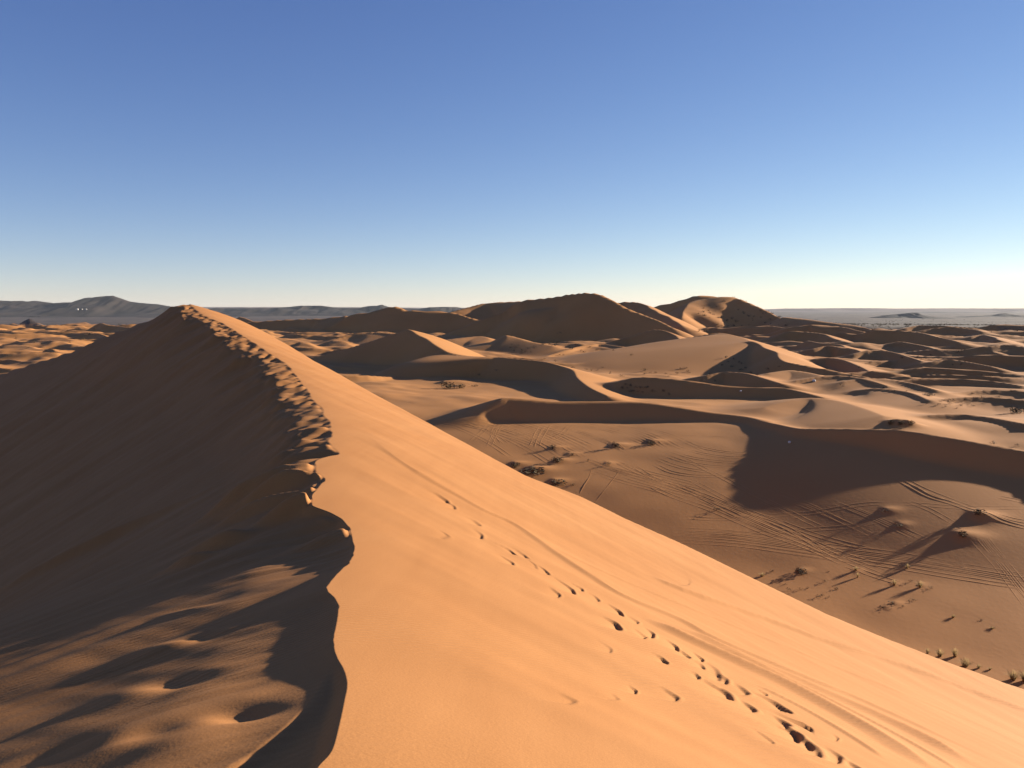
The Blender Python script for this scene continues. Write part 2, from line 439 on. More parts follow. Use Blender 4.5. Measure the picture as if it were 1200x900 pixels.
rng = random.Random(7)
MINOR = []
def minor(x, y, L, h, rot):
    n = 5
    P = []
    for i in range(n):
        t = i / (n - 1) * 2 - 1
        a = rot + .5 * t
        P.append([x + L * .5 * t * math.cos(a), y + L * .5 * t * math.sin(a), h * (1 - t * t) , 99, .3])
    MINOR.append(dict(P=catmull(P, 3), stoss=.24, steep=.60, k=1.2, rnd=.5))
for i in range(190):
    d = 430 * (1900 / 430) ** rng.random()
    px = rng.choice([rng.uniform(-40, 260), rng.uniform(300, 640), rng.uniform(860, 1260)])
    a, _ = ray(px, 400)
    if px > 900: d = 430 * (1450 / 430) ** rng.random()
    h = rng.uniform(1.2, 4.4) * (d / 800) ** .5
    minor(float(a) * d, d, rng.uniform(40, 120) * (d / 800) ** .6, h, rng.uniform(-.75, .15))

MOUNDS = []     # (x, y, radius, height): hummocks held by bushes

def dune_profile(D, x, y):
    P = D['P']
    # heights and sides are averaged over the crest with weights that fall off steeply with distance
    best = np.full(x.shape, 1e18); W = np.zeros_like(x); zc = np.zeros_like(x); dr = np.zeros_like(x); s2 = np.zeros_like(x); s = np.zeros_like(x)
    for i in range(len(P) - 1):
        a, b = P[i], P[i + 1]
        ex, ey = b[0] - a[0], b[1] - a[1]
        L2 = ex * ex + ey * ey + 1e-9
        t = np.clip(((x - a[0]) * ex + (y - a[1]) * ey) / L2, 0, 1)
        dx = x - a[0] - t * ex; dy = y - a[1] - t * ey
        d2 = dx * dx + dy * dy
        best = np.minimum(best, d2)
        w = math.sqrt(L2) / (d2 + .3) ** 4 * 1e6
        W += w
        zc += w * (a[2] + t * (b[2] - a[2]))
        dr += w * (a[3] + t * (b[3] - a[3]))
        s2 += w * (a[4] + t * (b[4] - a[4]))
        s += w * (dx * ey - dy * ex) / np.sqrt(L2 * np.maximum(d2, 1e-9))
    zc /= W; dr /= W; s2 /= W; s /= W
    d = np.sqrt(best)
    r = D['rnd']
    de = np.sqrt(d * d + r * r) - r
    lee = np.maximum(zc - D['steep'] * de, zc - dr - s2 * de * (1 + de / 140))
    sto = zc - D['stoss'] * d * (1 + d / (d + 60))
    w = smooth01(s * .5 + .5)
    return sto * (1 - w) + lee * w

def ground_h(x, y):
    x = np.asarray(x, float); y = np.asarray(y, float)
    shp = x.shape
    x = x.ravel(); y = y.ravel()
    z = ground_base(x, y)
    # slight sway so that no crest line is ruler-straight
    dd = np.hypot(x, y)
    amp = np.clip(dd * .0035, 0, 4)
    wx = x + amp * noise(x / 45, y / 45, 31) ; wy = y + amp * noise(x / 45, y / 45, 32)
    for D in MINOR + DUNES:
        P = D['P']
        hm = P[:, 2].max() + (5 if len(P) < 14 and P[0, 2] == 0 else 20)
        s2m = P[:, 4].min() if P[:, 3].min() < 10 else .3
        Rl = min(max(hm / D['stoss'] * .7, 70 * (math.sqrt(1 + hm / (35 * s2m)) - 1)), 600)
        m = (x > P[:, 0].min() - Rl) & (x < P[:, 0].max() + Rl) & (y > P[:, 1].min() - Rl) & (y < P[:, 1].max() + Rl)
        if not m.any(): continue
        h = dune_profile(D, wx[m], wy[m])
        k = np.clip(dd[m] * .004, .8, 4.5) * D['k']
        z[m] = smax(z[m], h, k)
    for (mx, my, mr, mh) in MOUNDS:
        m = (np.abs(x - mx) < 4 * mr) & (np.abs(y - my) < 3 * mr)
        if not m.any(): continue
        # hummock with a tail of sand drifting away on the downwind (right) side
        dx = x[m] - mx; dy = y[m] - my
        rx = np.where(dx > 0, mr * 1.5, mr * .6)
        z[m] += mh * np.exp(-(dx / rx) ** 2 - (dy / (mr * .75)) ** 2)
    return z.reshape(shp)

def hit_ground(px, py, d0=60, d1=2500, n=700):
    """where the line of sight through a point of the photo meets the desert floor"""
    a, b = ray(px, py)
    d = np.geomspace(d0, d1, n)
    z = ground_h(a * d, d)
    below = np.nonzero(EYE + b * d < z)[0]
    i = below[0] if len(below) else n - 1
    return float(a * d[i]), float(d[i]), float(z[i])

# ------------------------------------------------------------------ the big foreground dune
# smooth crest (forward distance -> height relative to the eye, sideways position)
ZT = np.array([(-200, -60), (-120, -40), (-40, -12), (-8, -2.2), (-3, -1.80), (0, -1.80), (3.1, -1.85), (5.5, -2.38), (8, -2.86), (11.5, -3.33), (17, -3.68), (25, -3.85), (34, -3.85), (45, -3.50), (56, -2.75), (66, -1.85), (78, -.75), (90, .38), (140, 5.0), (260, 16)])
def interp_s(x, tab):
    xs, ys = tab[:, 0], tab[:, 1]
    m = np.gradient(ys, xs)
    i = np.clip(np.searchsorted(xs, x) - 1, 0, len(xs) - 2)
    h = xs[i + 1] - xs[i]; t = np.clip((x - xs[i]) / h, 0, 1)
    return ys[i] * (1 + 2 * t) * (1 - t) ** 2 + m[i] * h * t * (1 - t) ** 2 + ys[i + 1] * t * t * (3 - 2 * t) + m[i + 1] * h * t * t * (t - 1)

CREST_PX = [(352, 960), (362, 925), (372, 900), (389, 880), (398, 848), (404, 820), (407, 802), (403, 785), (394, 768), (391, 755), (392, 743), (397, 715), (393, 702), (383, 691), (388, 681), (398, 670), (408, 660), (413, 652), (415, 644), (412, 626), (407, 616), (400, 608), (385, 600), (370, 594), (365, 590), (365, 583), (371, 573), (377, 567), (381, 561), (372, 554), (369, 547), (372, 539), (385, 535), (395, 533), (396, 529), (389, 522), (385, 516), (390, 511), (387, 502), (387, 494), (378, 485), (380, 480), (373, 474), (366, 468), (362, 459), (354, 450), (348, 441), (340, 432), (334, 425), (322, 418), (308, 409), (300, 403), (294, 400), (287, 395), (280, 391), (270, 384), (259, 378), (249, 374), (240, 370), (232, 365), (226, 360), (223, 357)]
cp = np.array(CREST_PX, float)
def solve_crest(px, py):
    a, b = ray(px, py)
    d = np.geomspace(1.5, 89.9, 6000)
    i = np.argmin(np.abs(b * d - interp_s(d, ZT)))
    return a * d[i], d[i]
cr = np.array([solve_crest(*p) for p in CREST_PX])
# smooth version of the sideways position
yk = np.array([3.0, 6, 11, 18, 26, 40, 55, 70, 82, 89.5])
def local_mean(y0):
    w = np.exp(-((np.log(cr[:, 1]) - math.log(y0)) / .28) ** 2)
    A = np.stack([np.ones(len(cr)), np.log(cr[:, 1] / y0)], 1)
    c, *_ = np.linalg.lstsq(A * w[:, None], cr[:, 0] * w, rcond=None)
    return c[0]
xk = np.array([local_mean(v) for v in yk])
gx = (xk[-1] - xk[-3]) / (yk[-1] - yk[-3])
XT = np.vstack([[(-200, 40.0), (-60, 9.0), (-10, .6), (0, -.25)], np.stack([yk, xk], 1), [(140, xk[-1] + gx * 50.5), (260, xk[-1] + gx * 170.5)]])

def z_right(x, y):
    s = x - interp_s(y, XT)
    a = np.maximum(s, 0)
    z = interp_s(y, ZT) - (.40 * a - .26 * 2.2 * (1 - np.exp(-a / 2.2)) + .14 * np.minimum(s, 0))
    return z
def left_slope(y):
    return .256 + .256 * smooth01((y - 7.5) / 16)
def z_left(x, y):
    s = np.maximum(interp_s(y, XT) - x, -3)
    sl = left_slope(y)
    return interp_s(y, ZT) - sl * s - .02 * np.minimum(np.maximum(s, 0), 8) * smooth01((12 - y) / 8)

# true crest line in polar form, on the right-hand surface
def solve_on(fun, px, py, d0=1.6, d1=160, n=5000):
    a, b = ray(px, py)
    d = np.geomspace(d0, d1, n)
    f = b * d - fun(a * d, d)
    i = np.nonzero(f < 0)[0]
    i = i[0] if len(i) else n - 1
    return np.array([a * d[i], d[i], b * d[i]])
crest3 = np.array([solve_on(z_right, *p, d1=89.9) for p in catmull(CREST_PX, 4)])
cr_r = np.hypot(crest3[:, 0], crest3[:, 1]); cr_t = np.arctan2(crest3[:, 0], crest3[:, 1])
o = np.argsort(cr_r); cr_r = np.maximum.accumulate(cr_r[o] + np.arange(len(o)) * 1e-5); cr_t = cr_t[o]
cr_t = cr_t + (.0022 * noise(np.log(cr_r) * 24, cr_r * 0, 81) + .0012 * noise(np.log(cr_r) * 60, cr_r * 0, 82)) * smooth01((cr_r - 4) / 3)
PEAK_R = cr_r[-1]
def theta_c(r):
    t = np.interp(r, cr_r, cr_t)
    xe = interp_s(np.asarray(r, float) * .93, XT)
    tx = np.arctan2(xe, np.asarray(r, float) * .93)
    w = smooth01((r - PEAK_R) / 12)
    return t * (1 - w) + tx * w

SHOULDER_PX = [(1330, 862), (1200, 808), (1083, 766), (967, 719), (800, 638), (730, 607), (680, 582), (613, 556), (550, 522), (500, 495), (450, 468), (400, 440), (366, 422), (340, 406), (312, 390), (280, 372), (256, 360.5), (246, 356.5)]
LEFTARM_PX = [(200, 363.5), (175, 375), (150, 387), (117, 400), (83, 412.5), (50, 424), (22, 432.5), (0, 437.5), (-50, 452), (-140, 475)]
sh3 = [solve_on(z_right, *p, d0=6, d1=89.0) for p in SHOULDER_PX]
la3 = [solve_on(z_left, *p, d0=60, d1=190) for p in LEFTARM_PX]
peak = crest3[-1]
# outline of the two visible faces, from lower right over the peak to the left arm
e0 = np.array(sh3[0]); e1 = np.array(sh3[2]); ext = e0 + (e0 - e1) / np.linalg.norm((e0 - e1)[:2]) * 120
l0 = np.array(la3[-1]); l1 = np.array(la3[-3]); exl = l0 + (l0 - l1) / np.linalg.norm((l0 - l1)[:2]) * 80
RIM = np.array([ext] + sh3 + [peak + np.array([.2, .3, 0])] + la3 + [exl])

def rim_dist(x, y):
    """signed distance beyond the rim (positive = on the hidden far side)"""
    best = np.full(x.shape, 1e18); sg = np.zeros_like(x)
    for i in range(len(RIM) - 1):
        a, b = RIM[i], RIM[i + 1]
        ex, ey = b[0] - a[0], b[1] - a[1]; L2 = ex * ex + ey * ey + 1e-9
        t = np.clip(((x - a[0]) * ex + (y - a[1]) * ey) / L2, 0, 1)
        dx = x - a[0] - t * ex; dy = y - a[1] - t * ey
        d2 = dx * dx + dy * dy
        m = d2 < best
        best = np.where(m, d2, best); sg = np.where(m, np.sign(dy * ex - dx * ey), sg)
    return -np.sqrt(best) * sg * 1.0

LEFT_FEATURES = []
FEATURES = []   # callables adding relief to the foreground surface: f(x, y, z) -> dz

def on_flank(px, py):
    return solve_on(z_right, px, py, d1=100)
def on_left(px, py):
    return solve_on(z_left, px, py, d1=150)

def dent(p0, p1, w, A, lip=.35):
    """print dragged from pixel p0 (shallow) to p1 (deep end)"""
    a = on_flank(*p0); b = on_flank(*p1)
    ex, ey = b[0] - a[0], b[1] - a[1]; L = math.hypot(ex, ey); ex /= L; ey /= L
    curl = .5 + .9 * ((p0[0] * 7.3 + p1[1] * 3.1) % 1.0)
    def f(x, y):
        u = ((x - a[0]) * ex + (y - a[1]) * ey) / L
        v = (-(x - a[0]) * ey + (y - a[1]) * ex)
        uc = np.clip(u, 0, 1.1)
        # crumbled rim on the sunward side, the floor rising slowly away from it
        rim = w * (.75 * uc - (.5 + curl) * uc ** 3 + .10 * np.sin(uc * 9 + p0[0]))
        q = (rim - v) / w
        g = smooth01(q / .46) * np.exp(-np.maximum(q, 0) * (.75 + .5 * (1 - uc)))
        al = np.clip(u, 0, 1) ** .75 * smooth01((1.10 - u) / .10)
        l = np.exp(-((q + .15) / .22) ** 2) * smooth01(u / .5) * smooth01((1.15 - u) / .3)
        return -A * al * g + A * .16 * l
    cxx, cyy = (a[0] + b[0]) / 2, (a[1] + b[1]) / 2
    FEATURES.append((cxx, cyy, L + 4 * w, f))

def terrace(pix, A, wr, wl, fade=.15):
    """low sand step: gentle towards the right, short steep face on the lower left"""
    P = np.array([on_flank(*p) for p in pix])
    P = catmull(P, 4)
    n = len(P)
    def f(x, y):
        best = np.full(x.shape, 1e18); sg = np.zeros_like(x); tt = np.zeros_like(x)
        for i in range(n - 1):
            a, b = P[i], P[i + 1]
            ex, ey = b[0] - a[0], b[1] - a[1]; L2 = ex * ex + ey * ey
            t = np.clip(((x - a[0]) * ex + (y - a[1]) * ey) / L2, 0, 1)
            dx = x - a[0] - t * ex; dy = y - a[1] - t * ey
            d2 = dx * dx + dy * dy
            m = d2 < best
            best = np.where(m, d2, best); sg = np.where(m, np.sign(dx * ey - dy * ex), sg); tt = np.where(m, (i + t) / (n - 1), tt)
        d = np.sqrt(best)
        w = smooth01(tt / fade) * smooth01((1 - tt) / fade)
        # the line runs away-to-near; sg>0 = lower-left side of the run towards the viewer
        h = np.where(sg > 0, np.maximum(0, 1 - d / wl) ** 1.4, np.exp(-d / wr))
        return A * w * h
    c = P.mean(0)
    FEATURES.append((c[0], c[1], np.hypot(P[:, 0] - c[0], P[:, 1] - c[1]).max() + 4 * wr, f))

def patch(px, py, lx, ly, A, ang, left=True):
    """smooth hump, long axis in the direction ang (degrees from +X) on the shaded side"""
    a = on_left(px, py)
    ca, sa = math.cos(R(ang)), math.sin(R(ang))
    def f(x, y):
        u = ((x - a[0]) * ca + (y - a[1]) * sa) / lx
        v = (-(x - a[0]) * sa + (y - a[1]) * ca) / ly
        return A * np.exp(-u * u - v * v)
    LEFT_FEATURES.append((a[0], a[1], 3 * max(lx, ly), f))

# footprints dragged across the lit flank
for p0, p1, w, A in [((650, 676), (684, 699), .08, .07), ((642, 688), (664, 703), .07, .05), ((713, 707), (735, 723), .07, .09), ((708, 724), (736, 741), .09, .11),
                     ((758, 736), (773, 752), .07, .09), ((782, 750), (799, 765), .06, .08), ((765, 765), (788, 779), .06, .08), ((812, 764), (829, 778), .05, .07),
                     ((815, 776), (829, 786), .06, .06), ((810, 786), (826, 797), .05, .07), ((828, 776), (853, 800), .10, .06), ((826, 796), (868, 823), .12, .10),
                     ((888, 808), (903, 818), .05, .06), ((884, 812), (932, 838), .12, .11), ((898, 832), (948, 852), .07, .09), ((914, 848), (951, 873), .10, .12),
                     ((880, 852), (912, 872), .05, .03), ((774, 804), (803, 822), .08, .05), ((738, 800), (751, 811), .035, .05), ((718, 810), (729, 822), .06, .02),
                     ((655, 812), (682, 828), .09, .025), ((700, 750), (726, 768), .06, .025), ((972, 878), (997, 900), .08, .09), ((978, 862), (986, 872), .04, .05),
                     ((545, 605), (568, 618), .12, .06), ((556, 620), (569, 632), .10, .06), ((575, 634), (608, 650), .08, .05), ((586, 650), (607, 664), .09, .06),
                     ((518, 622), (531, 634), .10, .04), ((502, 574), (532, 590), .14, .08), ((525, 588), (538, 598), .10, .06), ((618, 655), (632, 666), .07, .03), ((700, 640), (720, 655), .05, .0),
                     ((990, 890), (1020, 915), .09, .09), ((668, 682), (690, 694), .07, .06), ((690, 694), (708, 706), .07, .05), ((738, 722), (755, 734), .07, .06), ((744, 738), (764, 752), .08, .07), ((792, 760), (812, 774), .07, .07), ((840, 790), (862, 806), .09, .09), ((862, 802), (886, 820), .10, .09), ((868, 820), (892, 838), .09, .08), ((906, 838), (938, 860), .11, .11), ((930, 858), (958, 880), .10, .10), ((948, 870), (974, 892), .10, .09), ((596, 640), (622, 655), .08, .05), ((626, 660), (648, 674), .08, .05), ((1010, 905), (1060, 935), .12, .1)]:
    if A > 0: dent(p0, p1, w * 1.4, A * .8)
# wind-cut sand steps
terrace([(430, 508), (455, 530), (500, 560), (540, 583), (570, 600), (607, 617), (653, 650), (700, 680), (733, 700), (800, 728), (840, 750), (933, 790), (1000, 817), (1067, 847), (1133, 877), (1230, 920)], .045, .5, .20)
terrace([(760, 724), (800, 746), (870, 778), (930, 806), (1000, 844), (1050, 874), (1110, 912)], .085, .35, .34)
terrace([(800, 733), (850, 762), (940, 800), (1010, 830), (1080, 862), (1150, 900)], .075, .3, .36)
terrace([(820, 752), (900, 786), (960, 814), (1030, 850), (1090, 884), (1140, 915)], .035, .25, .10)
terrace([(760, 672), (800, 693), (900, 727), (967, 752), (1033, 773), (1100, 797), (1200, 833), (1280, 862)], .08, .9, .26)
terrace([(640, 640), (700, 668), (780, 702), (880, 742), (1000, 790), (1100, 830), (1200, 872)], .02, .4, .12)
terrace([(880, 800), (940, 830), (1000, 866), (1040, 893)], .03, .2, .08)
# patches on the shaded side that catch the grazing sun
for px, py, lx, ly, A, ang in [(330, 576, 1.0, .26, .40, 165), (285, 590, 1.0, .28, .38, 172), (310, 600, 1.1, .24, .34, 165), (262, 637, .6, .20, .22, 160), (222, 660, .5, .2, .18, 160), (345, 604, .7, .22, .28, 160), (110, 640, 3.4, .34, .30, 172), (385, 625, .5, .3, .14, 160),
                               (190, 762, .40, .26, .035, 150), (150, 815, .36, .24, .035, 150), (128, 870, .36, .24, .035, 150), (225, 860, .34, .26, .03, 150), (218, 718, .36, .14, .035, 160)]:
    patch(px, py, lx, ly, A, ang)
for px, py, lx, ly, A, ang in [(285, 828, .20, .13, -.05, 150), (235, 748, .22, .12, -.035, 150), (205, 800, .26, .16, -.045, 150), (80, 880, .4, .2, -.03, 150), (180, 860, .2, .16, -.035, 150)]:
    patch(px, py, lx, ly, A, ang)

def hollow(pix, A, wr, wl):
    """scooped edge under the crest: the ground drops on the right of the line"""
    P = catmull(np.array([on_left(*p) for p in pix]), 4)
    n = len(P)
    def f(x, y):
        best = np.full(x.shape, 1e18); sg = np.zeros_like(x); tt = np.zeros_like(x)
        for i in range(n - 1):
            a, b = P[i], P[i + 1]
            ex, ey = b[0] - a[0], b[1] - a[1]; L2 = ex * ex + ey * ey
            t = np.clip(((x - a[0]) * ex + (y - a[1]) * ey) / L2, 0, 1)
            dx = x - a[0] - t * ex; dy = y - a[1] - t * ey
            d2 = dx * dx + dy * dy
            m = d2 < best
            best = np.where(m, d2, best); sg = np.where(m, np.sign(dx * ey - dy * ex), sg); tt = np.where(m, (i + t) / (n - 1), tt)
        d = np.sqrt(best); w = smooth01(tt / .25)
        return A * w * np.where(sg < 0, np.exp(-(d / .10) ** 2) - 1, 0)
    c = P.mean(0)
    LEFT_FEATURES.append((c[0], c[1], np.hypot(P[:, 0] - c[0], P[:, 1] - c[1]).max() + 3 * wr, f))
hollow([(392, 764), (382, 780), (362, 808), (338, 832), (300, 862), (246, 900), (190, 940)], .045, .8, .04)

def dune_surface(x, y):
    """height of the foreground dune relative to the eye"""
    shp = x.shape
    x = x.ravel(); y = y.ravel()
    r = np.hypot(x, y); th = np.arctan2(x, y)
    zr = z_right(x, y); zl = z_left(x, y)
    front = (np.abs(th) < 1.3) & (y > 1.2)
    tc = theta_c(r)
    isl = np.where(front, th < tc, x < interp_s(y, XT))
    xc = r * np.sin(tc); yc = r * np.cos(tc)
    zc = z_right(xc, yc)
    t = r * (tc - th)
    sl = left_slope(yc)
    lr = np.maximum(1.1, .13 * r)
    # trampled ledge under the upper crest, slumped lip lower down
    up = smooth01((r - 15) / 8) * smooth01((PEAK_R + 3 - r) / 5)
    tl = np.maximum(t, 0)
    wl = (1.35 + .7 * noise(r / 2.1, tl * .2 + 7, 42) + .42 * noise(r / .9, tl * .3 + 2, 47)) * np.minimum(r / 30, 1.1) * up
    ledge = np.minimum(tl, np.maximum(wl, 0)) * (sl - .03)
    loc = zc - sl * t + ledge - (.022 + .10 * smooth01((r - 9) / 9)) * (1 - np.exp(-tl / .12)) * (1 - .85 * up)
    w = smooth01(t / lr)
    zleft = np.where(front, loc * (1 - w) + zl * w, zl)
    # footprints and small slides, long in the fall line and short along the crest
    rr = np.log(np.maximum(r, .5)) * 9
    band = np.exp(-(np.maximum(tl - wl, 0) / .6) ** 2) * up * smooth01(tl / .2)
    slump = noise(r / .85 + tl * 1.1, tl * .8 + 3, 41) * .13 + noise(r / .4 + tl * .8, tl * 1.6, 43) * .07
    zleft = zleft + np.where(front, band * slump * np.minimum(r / 40, 1.2), 0)
    b2 = smooth01((r - 9) / 4) * smooth01((30 - r) / 8) * np.exp(-(tl / (.12 * r)) ** 2) * smooth01(tl / .2)
    zleft = zleft + np.where(front, b2 * fbm(rr * 2.0 - tl * .35, tl * .30, 3, 44) * .007 * r, 0)
    tong = fbm(rr * .75 + tl * .10, tl * .13, 3, 51)
    zleft = zleft + np.where(front, tong * (.026 + .024 * smooth01((r - 8) / 6)) * smooth01(tl / 1.5) * smooth01((26 - r) / 12) * np.minimum(r / 7, 1.5), 0)
    zleft = zleft + np.where(front, (noise(rr * 2.2 + tl * .04, tl * .06, 56) + .5 * noise(rr * 5 + tl * .1, tl * .12, 57)) * .0026 * r * smooth01((tl - .06 * r) / (.05 * r + .1)), 0)
    near = smooth01((16 - r) / 8)
    zleft = zleft + np.where(front, near * smooth01(tl / .6) * (.019 * fbm(x * .5 + 4, y * .7, 2, 61) + .006 * noise((x * .8 - y * .6) * .5, (x * .6 + y * .8) * 3.0, 62)), 0)
    z = np.where(isl, zleft, zr)
    # undulation of the lit flank, drawn out along the slope
    u = (x * .62 - y * .78); v = (x * .78 + y * .62)
    sr = np.maximum(x - interp_s(y, XT), 0)
    z = z + np.where(isl, 0, smooth01(sr / 2.0) * (.03 * noise(u * .12, v * .7, 71) + .008 * noise(u * .3, v * 2.4, 72)))
    for (fx, fy, fr, f) in FEATURES:
        m = (np.abs(x - fx) < fr) & (np.abs(y - fy) < fr)
        m &= ~isl
        if m.any(): z[m] += f(x[m], y[m])
    for (fx, fy, fr, f) in LEFT_FEATURES:
        m = (np.abs(x - fx) < fr) & (np.abs(y - fy) < fr) & isl
        if m.any(): z[m] += f(x[m], y[m]) * smooth01(t[m] / .12)
    # far sides falling away behind the rim
    m = r > 5
    b = np.zeros_like(x)
    b[m] = rim_dist(x[m], y[m])
    bb = np.maximum(b, 0)
    wv = .25
    z = z - .62 * (np.sqrt(bb * bb + wv * wv) - wv)
    return np.maximum(z, -EYE - 22.0).reshape(shp)

def fore_angles():
    dense = np.linspace(-R(36), R(36), 900)
    tail = np.linspace(R(36), R(324), 74)[1:-1]
    return dense, tail
dense, tail = fore_angles()
rows = np.concatenate([[0.02, .5, 1.0, 1.5, 1.9], np.geomspace(2.2, 98, 640), np.geomspace(99.5, 230, 34)])
TH0 = -R(18)
RR = rows[:, None] * np.ones((1, len(dense)))
tcr = np.clip(theta_c(np.maximum(rows, 2.6)), -R(30), -R(6))[:, None]
D0 = dense[None, :]
jc = np.argmin(np.abs(dense - TH0)); th_j = dense[jc]
TW = np.where(D0 <= th_j, -R(36) + (D0 + R(36)) / (th_j + R(36)) * (tcr + R(36)), tcr + (D0 - th_j) / (R(36) - th_j) * (R(36) - tcr))
TT = np.hstack([TW, np.broadcast_to(tail[None, :], (len(rows), len(tail)))])
RR = rows[:, None] * np.ones((1, TT.shape[1]))
FX, FY = RR * np.sin(TT), RR * np.cos(TT)
FZ = dune_surface(FX, FY)
me = grid_mesh('foreground_dune', FX, FY, FZ + EYE, wrap=True)
link('foreground_dune', me, M_NEAR, kind='structure')

# ------------------------------------------------------------------ desert floor
def ground_grid():
    dense = np.linspace(-R(38), R(38), 900)
    tail = np.linspace(R(38), R(322), 100)[1:-1]
    th = np.concatenate([dense, tail])
    r = np.concatenate([[.5, 15, 30, 45], np.geomspace(58, 2100, 660), np.geomspace(2140, 46000, 90)])
    Rr, Tt = np.meshgrid(r, th, indexing='ij')
    return Rr * np.sin(Tt), Rr * np.cos(Tt)
# hummocks have to be known before the floor is meshed: (px, py, radius m, height m)
for px, py, mr, mh in [(1148, 606, 3.2, 1.5), (1128, 631, 3.4, 1.3), (1040, 600, 2.0, .7), (1056, 617, 1.6, .5), (722, 523, 3.0, 1.3), (764, 519, 2.6, 1.0), (650, 525, 2.4, .8), (668, 533, 2.4, .6),
                       (655, 541, 2.6, .9), (712, 543, 1.6, .5), (625, 552, 3.4, 1.6), (650, 566, 2.4, .9), (604, 545, 2.6, 1.0), (940, 671, 1.2, .45), (1003, 671, 1.0, .3), (1047, 685, .9, .3), (1079, 687, .8, .35), (1050, 708, 1.1, .35), (1040, 713, 1.0, .3),
                       (522, 449, 7, 2.2), (538, 453, 5, 1.4), (1046, 497, 3.5, 1.5), (1055, 497, 3, 1.2), (1066, 496, 3, 1.2), (742, 459, 5, 1.2), (760, 461, 5, 1.2), (785, 461, 5, 1.5)]:
    x, y, z = hit_ground(px, py)
    MOUNDS.append((x, y, mr, mh * .62))
GX, GY = ground_grid()
GZ = ground_h(GX, GY)
gd = np.hypot(GX, GY)
az = np.arctan2(GX, GY)
edge = 2250 - 500 * smooth01((az - R(14)) / R(10))
gravel = smooth01((gd - edge) / 900 + .5)
me = grid_mesh('ground', GX, GY, GZ, wrap=True)
add_attr(me, 'gravel', gravel)
link('ground', me, M_FAR, kind='structure')

# ------------------------------------------------------------------ far hills and plateaus
def hills(name, sky_px, d, width, mat, base=-118.0, rough=.16, flat=0.0, seed=1, n=260, m=40):
    P = np.array(sky_px, float)
    xs = np.linspace(P[0, 0], P[-1, 0], n)
    v = np.linspace(-1, 1, m)
    XS, VV = np.meshgrid(xs, v, indexing='ij')
    a, _ = ray(XS, 361)
    top = EYE + (361 - np.interp(XS, P[:, 0], P[:, 1])) / F_PX * d
    Y = d + VV * width
    X = a * d
    wob = fbm(X / (width * .8), Y / (width * .8), 4, seed) * .45
    q = np.abs(VV + wob * .5)
    prof = np.clip(1 - np.clip((q - flat) / (1 - flat), 0, 1), 0, 1) ** 1.25
    rid = 1 - np.abs(fbm(X / (width * .35), Y / (width * .5), 4, seed + 9))
    H = (top - base) * prof
    Z = base - 6 + H * (1 - rough + rough * 1.5 * (rid - .35))
    # keep the skyline itself at the measured height
    mx = Z.max(1, keepdims=True)
    Z = base - 6 + (Z - base + 6) * (top[:, :1] - base + 6) / np.maximum(mx - base + 6, 1)
    end = smooth01(np.minimum(np.arange(n), np.arange(n)[::-1]) / 6.0)[:, None]
    Z = base - 6 + (Z - base + 6) * end
    me = grid_mesh(name, X, Y, Z)
    link(name, me, mat, kind='structure')
    return X, Y, Z

HX, HY, HZ = hills('rocky_hills', [(-90, 356), (-60, 350), (-30, 351), (0, 352), (15, 353), (33, 352.4), (50, 354.5), (62, 355.5), (75, 354.5), (88, 353.8), (98, 351.5), (108, 348.6), (117, 347.6), (124, 346.8), (137, 346.8), (146, 349.6), (157, 353.5), (172, 355.5),
      (184, 356.5), (195, 358.5), (212, 360.5), (240, 362)], 15000, 1900, M_ROCK, seed=3)
hills('rocky_hills', [(225, 363), (250, 361), (275, 361.2), (300, 361), (325, 360.5), (340, 359.4), (352, 358.2), (376, 358.2), (393, 360.5), (420, 361), (432, 358.8), (443, 358), (448, 357), (455, 359.5), (470, 361), (492, 362), (505, 360), (520, 359.6), (535, 359.8), (548, 362), (580, 364)], 17000, 1500, M_ROCK, seed=14)
hills('far_mesa', [(1022, 372), (1040, 369.5), (1055, 368), (1068, 366.2), (1074, 366.2), (1080, 369), (1092, 371), (1110, 372.5)], 12500, 700, M_ROCK, seed=21, n=120)
hills('far_mesa', [(1120, 372), (1140, 370), (1165, 370), (1175, 367.5), (1183, 367), (1195, 369), (1230, 369), (1290, 372)], 14500, 800, M_ROCK, seed=25, n=120)
hills('far_plateau', [(860, 364), (900, 362.5), (930, 361.5), (960, 361.3), (1000, 361), (1060, 361.6), (1100, 361.2), (1150, 361.5), (1200, 361.3), (1330, 361.2)], 34000, 4000, M_MESA, seed=31, flat=.35, rough=.08)
hills('far_plateau', [(-160, 361), (-20, 360.5), (60, 358), (80, 357.5), (200, 359.8), (420, 360), (500, 360.6), (620, 360.8), (760, 362), (880, 363)], 32000, 4000, M_MESA, seed=35, flat=.35, rough=.08)

# ------------------------------------------------------------------ haze
hz_lo, hz_hi, hz_r = float(GZ.min()) - 1.0, 330.0, 47000.0
hv = [(sx * hz_r, sy * hz_r, z) for z in (hz_lo, hz_hi) for sx, sy in ((-1, -1), (1, -1), (1, 1), (-1, 1))]
hf = [(0, 3, 2, 1), (4, 5, 6, 7), (0, 1, 5, 4), (1, 2, 6, 5), (2, 3, 7, 6), (3, 0, 4, 7)]
M_HAZE = bpy.data.materials.new('haze'); M_HAZE.use_nodes = True
hn = M_HAZE.node_tree; hn.nodes.clear()
ho = hn.nodes.new('ShaderNodeOutputMaterial'); pv = hn.nodes.new('ShaderNodeVolumePrincipled')
pv.inputs['Color'].default_value = (0.56, 0.64, 0.75, 1)
pv.inputs['Density'].default_value = 0.7e-5
pv.inputs['Anisotropy'].default_value = 0.1
hn.links.new(pv.outputs[0], ho.inputs['Volume'])
link('haze', raw_mesh('haze', hv, hf, False), M_HAZE, kind='stuff')

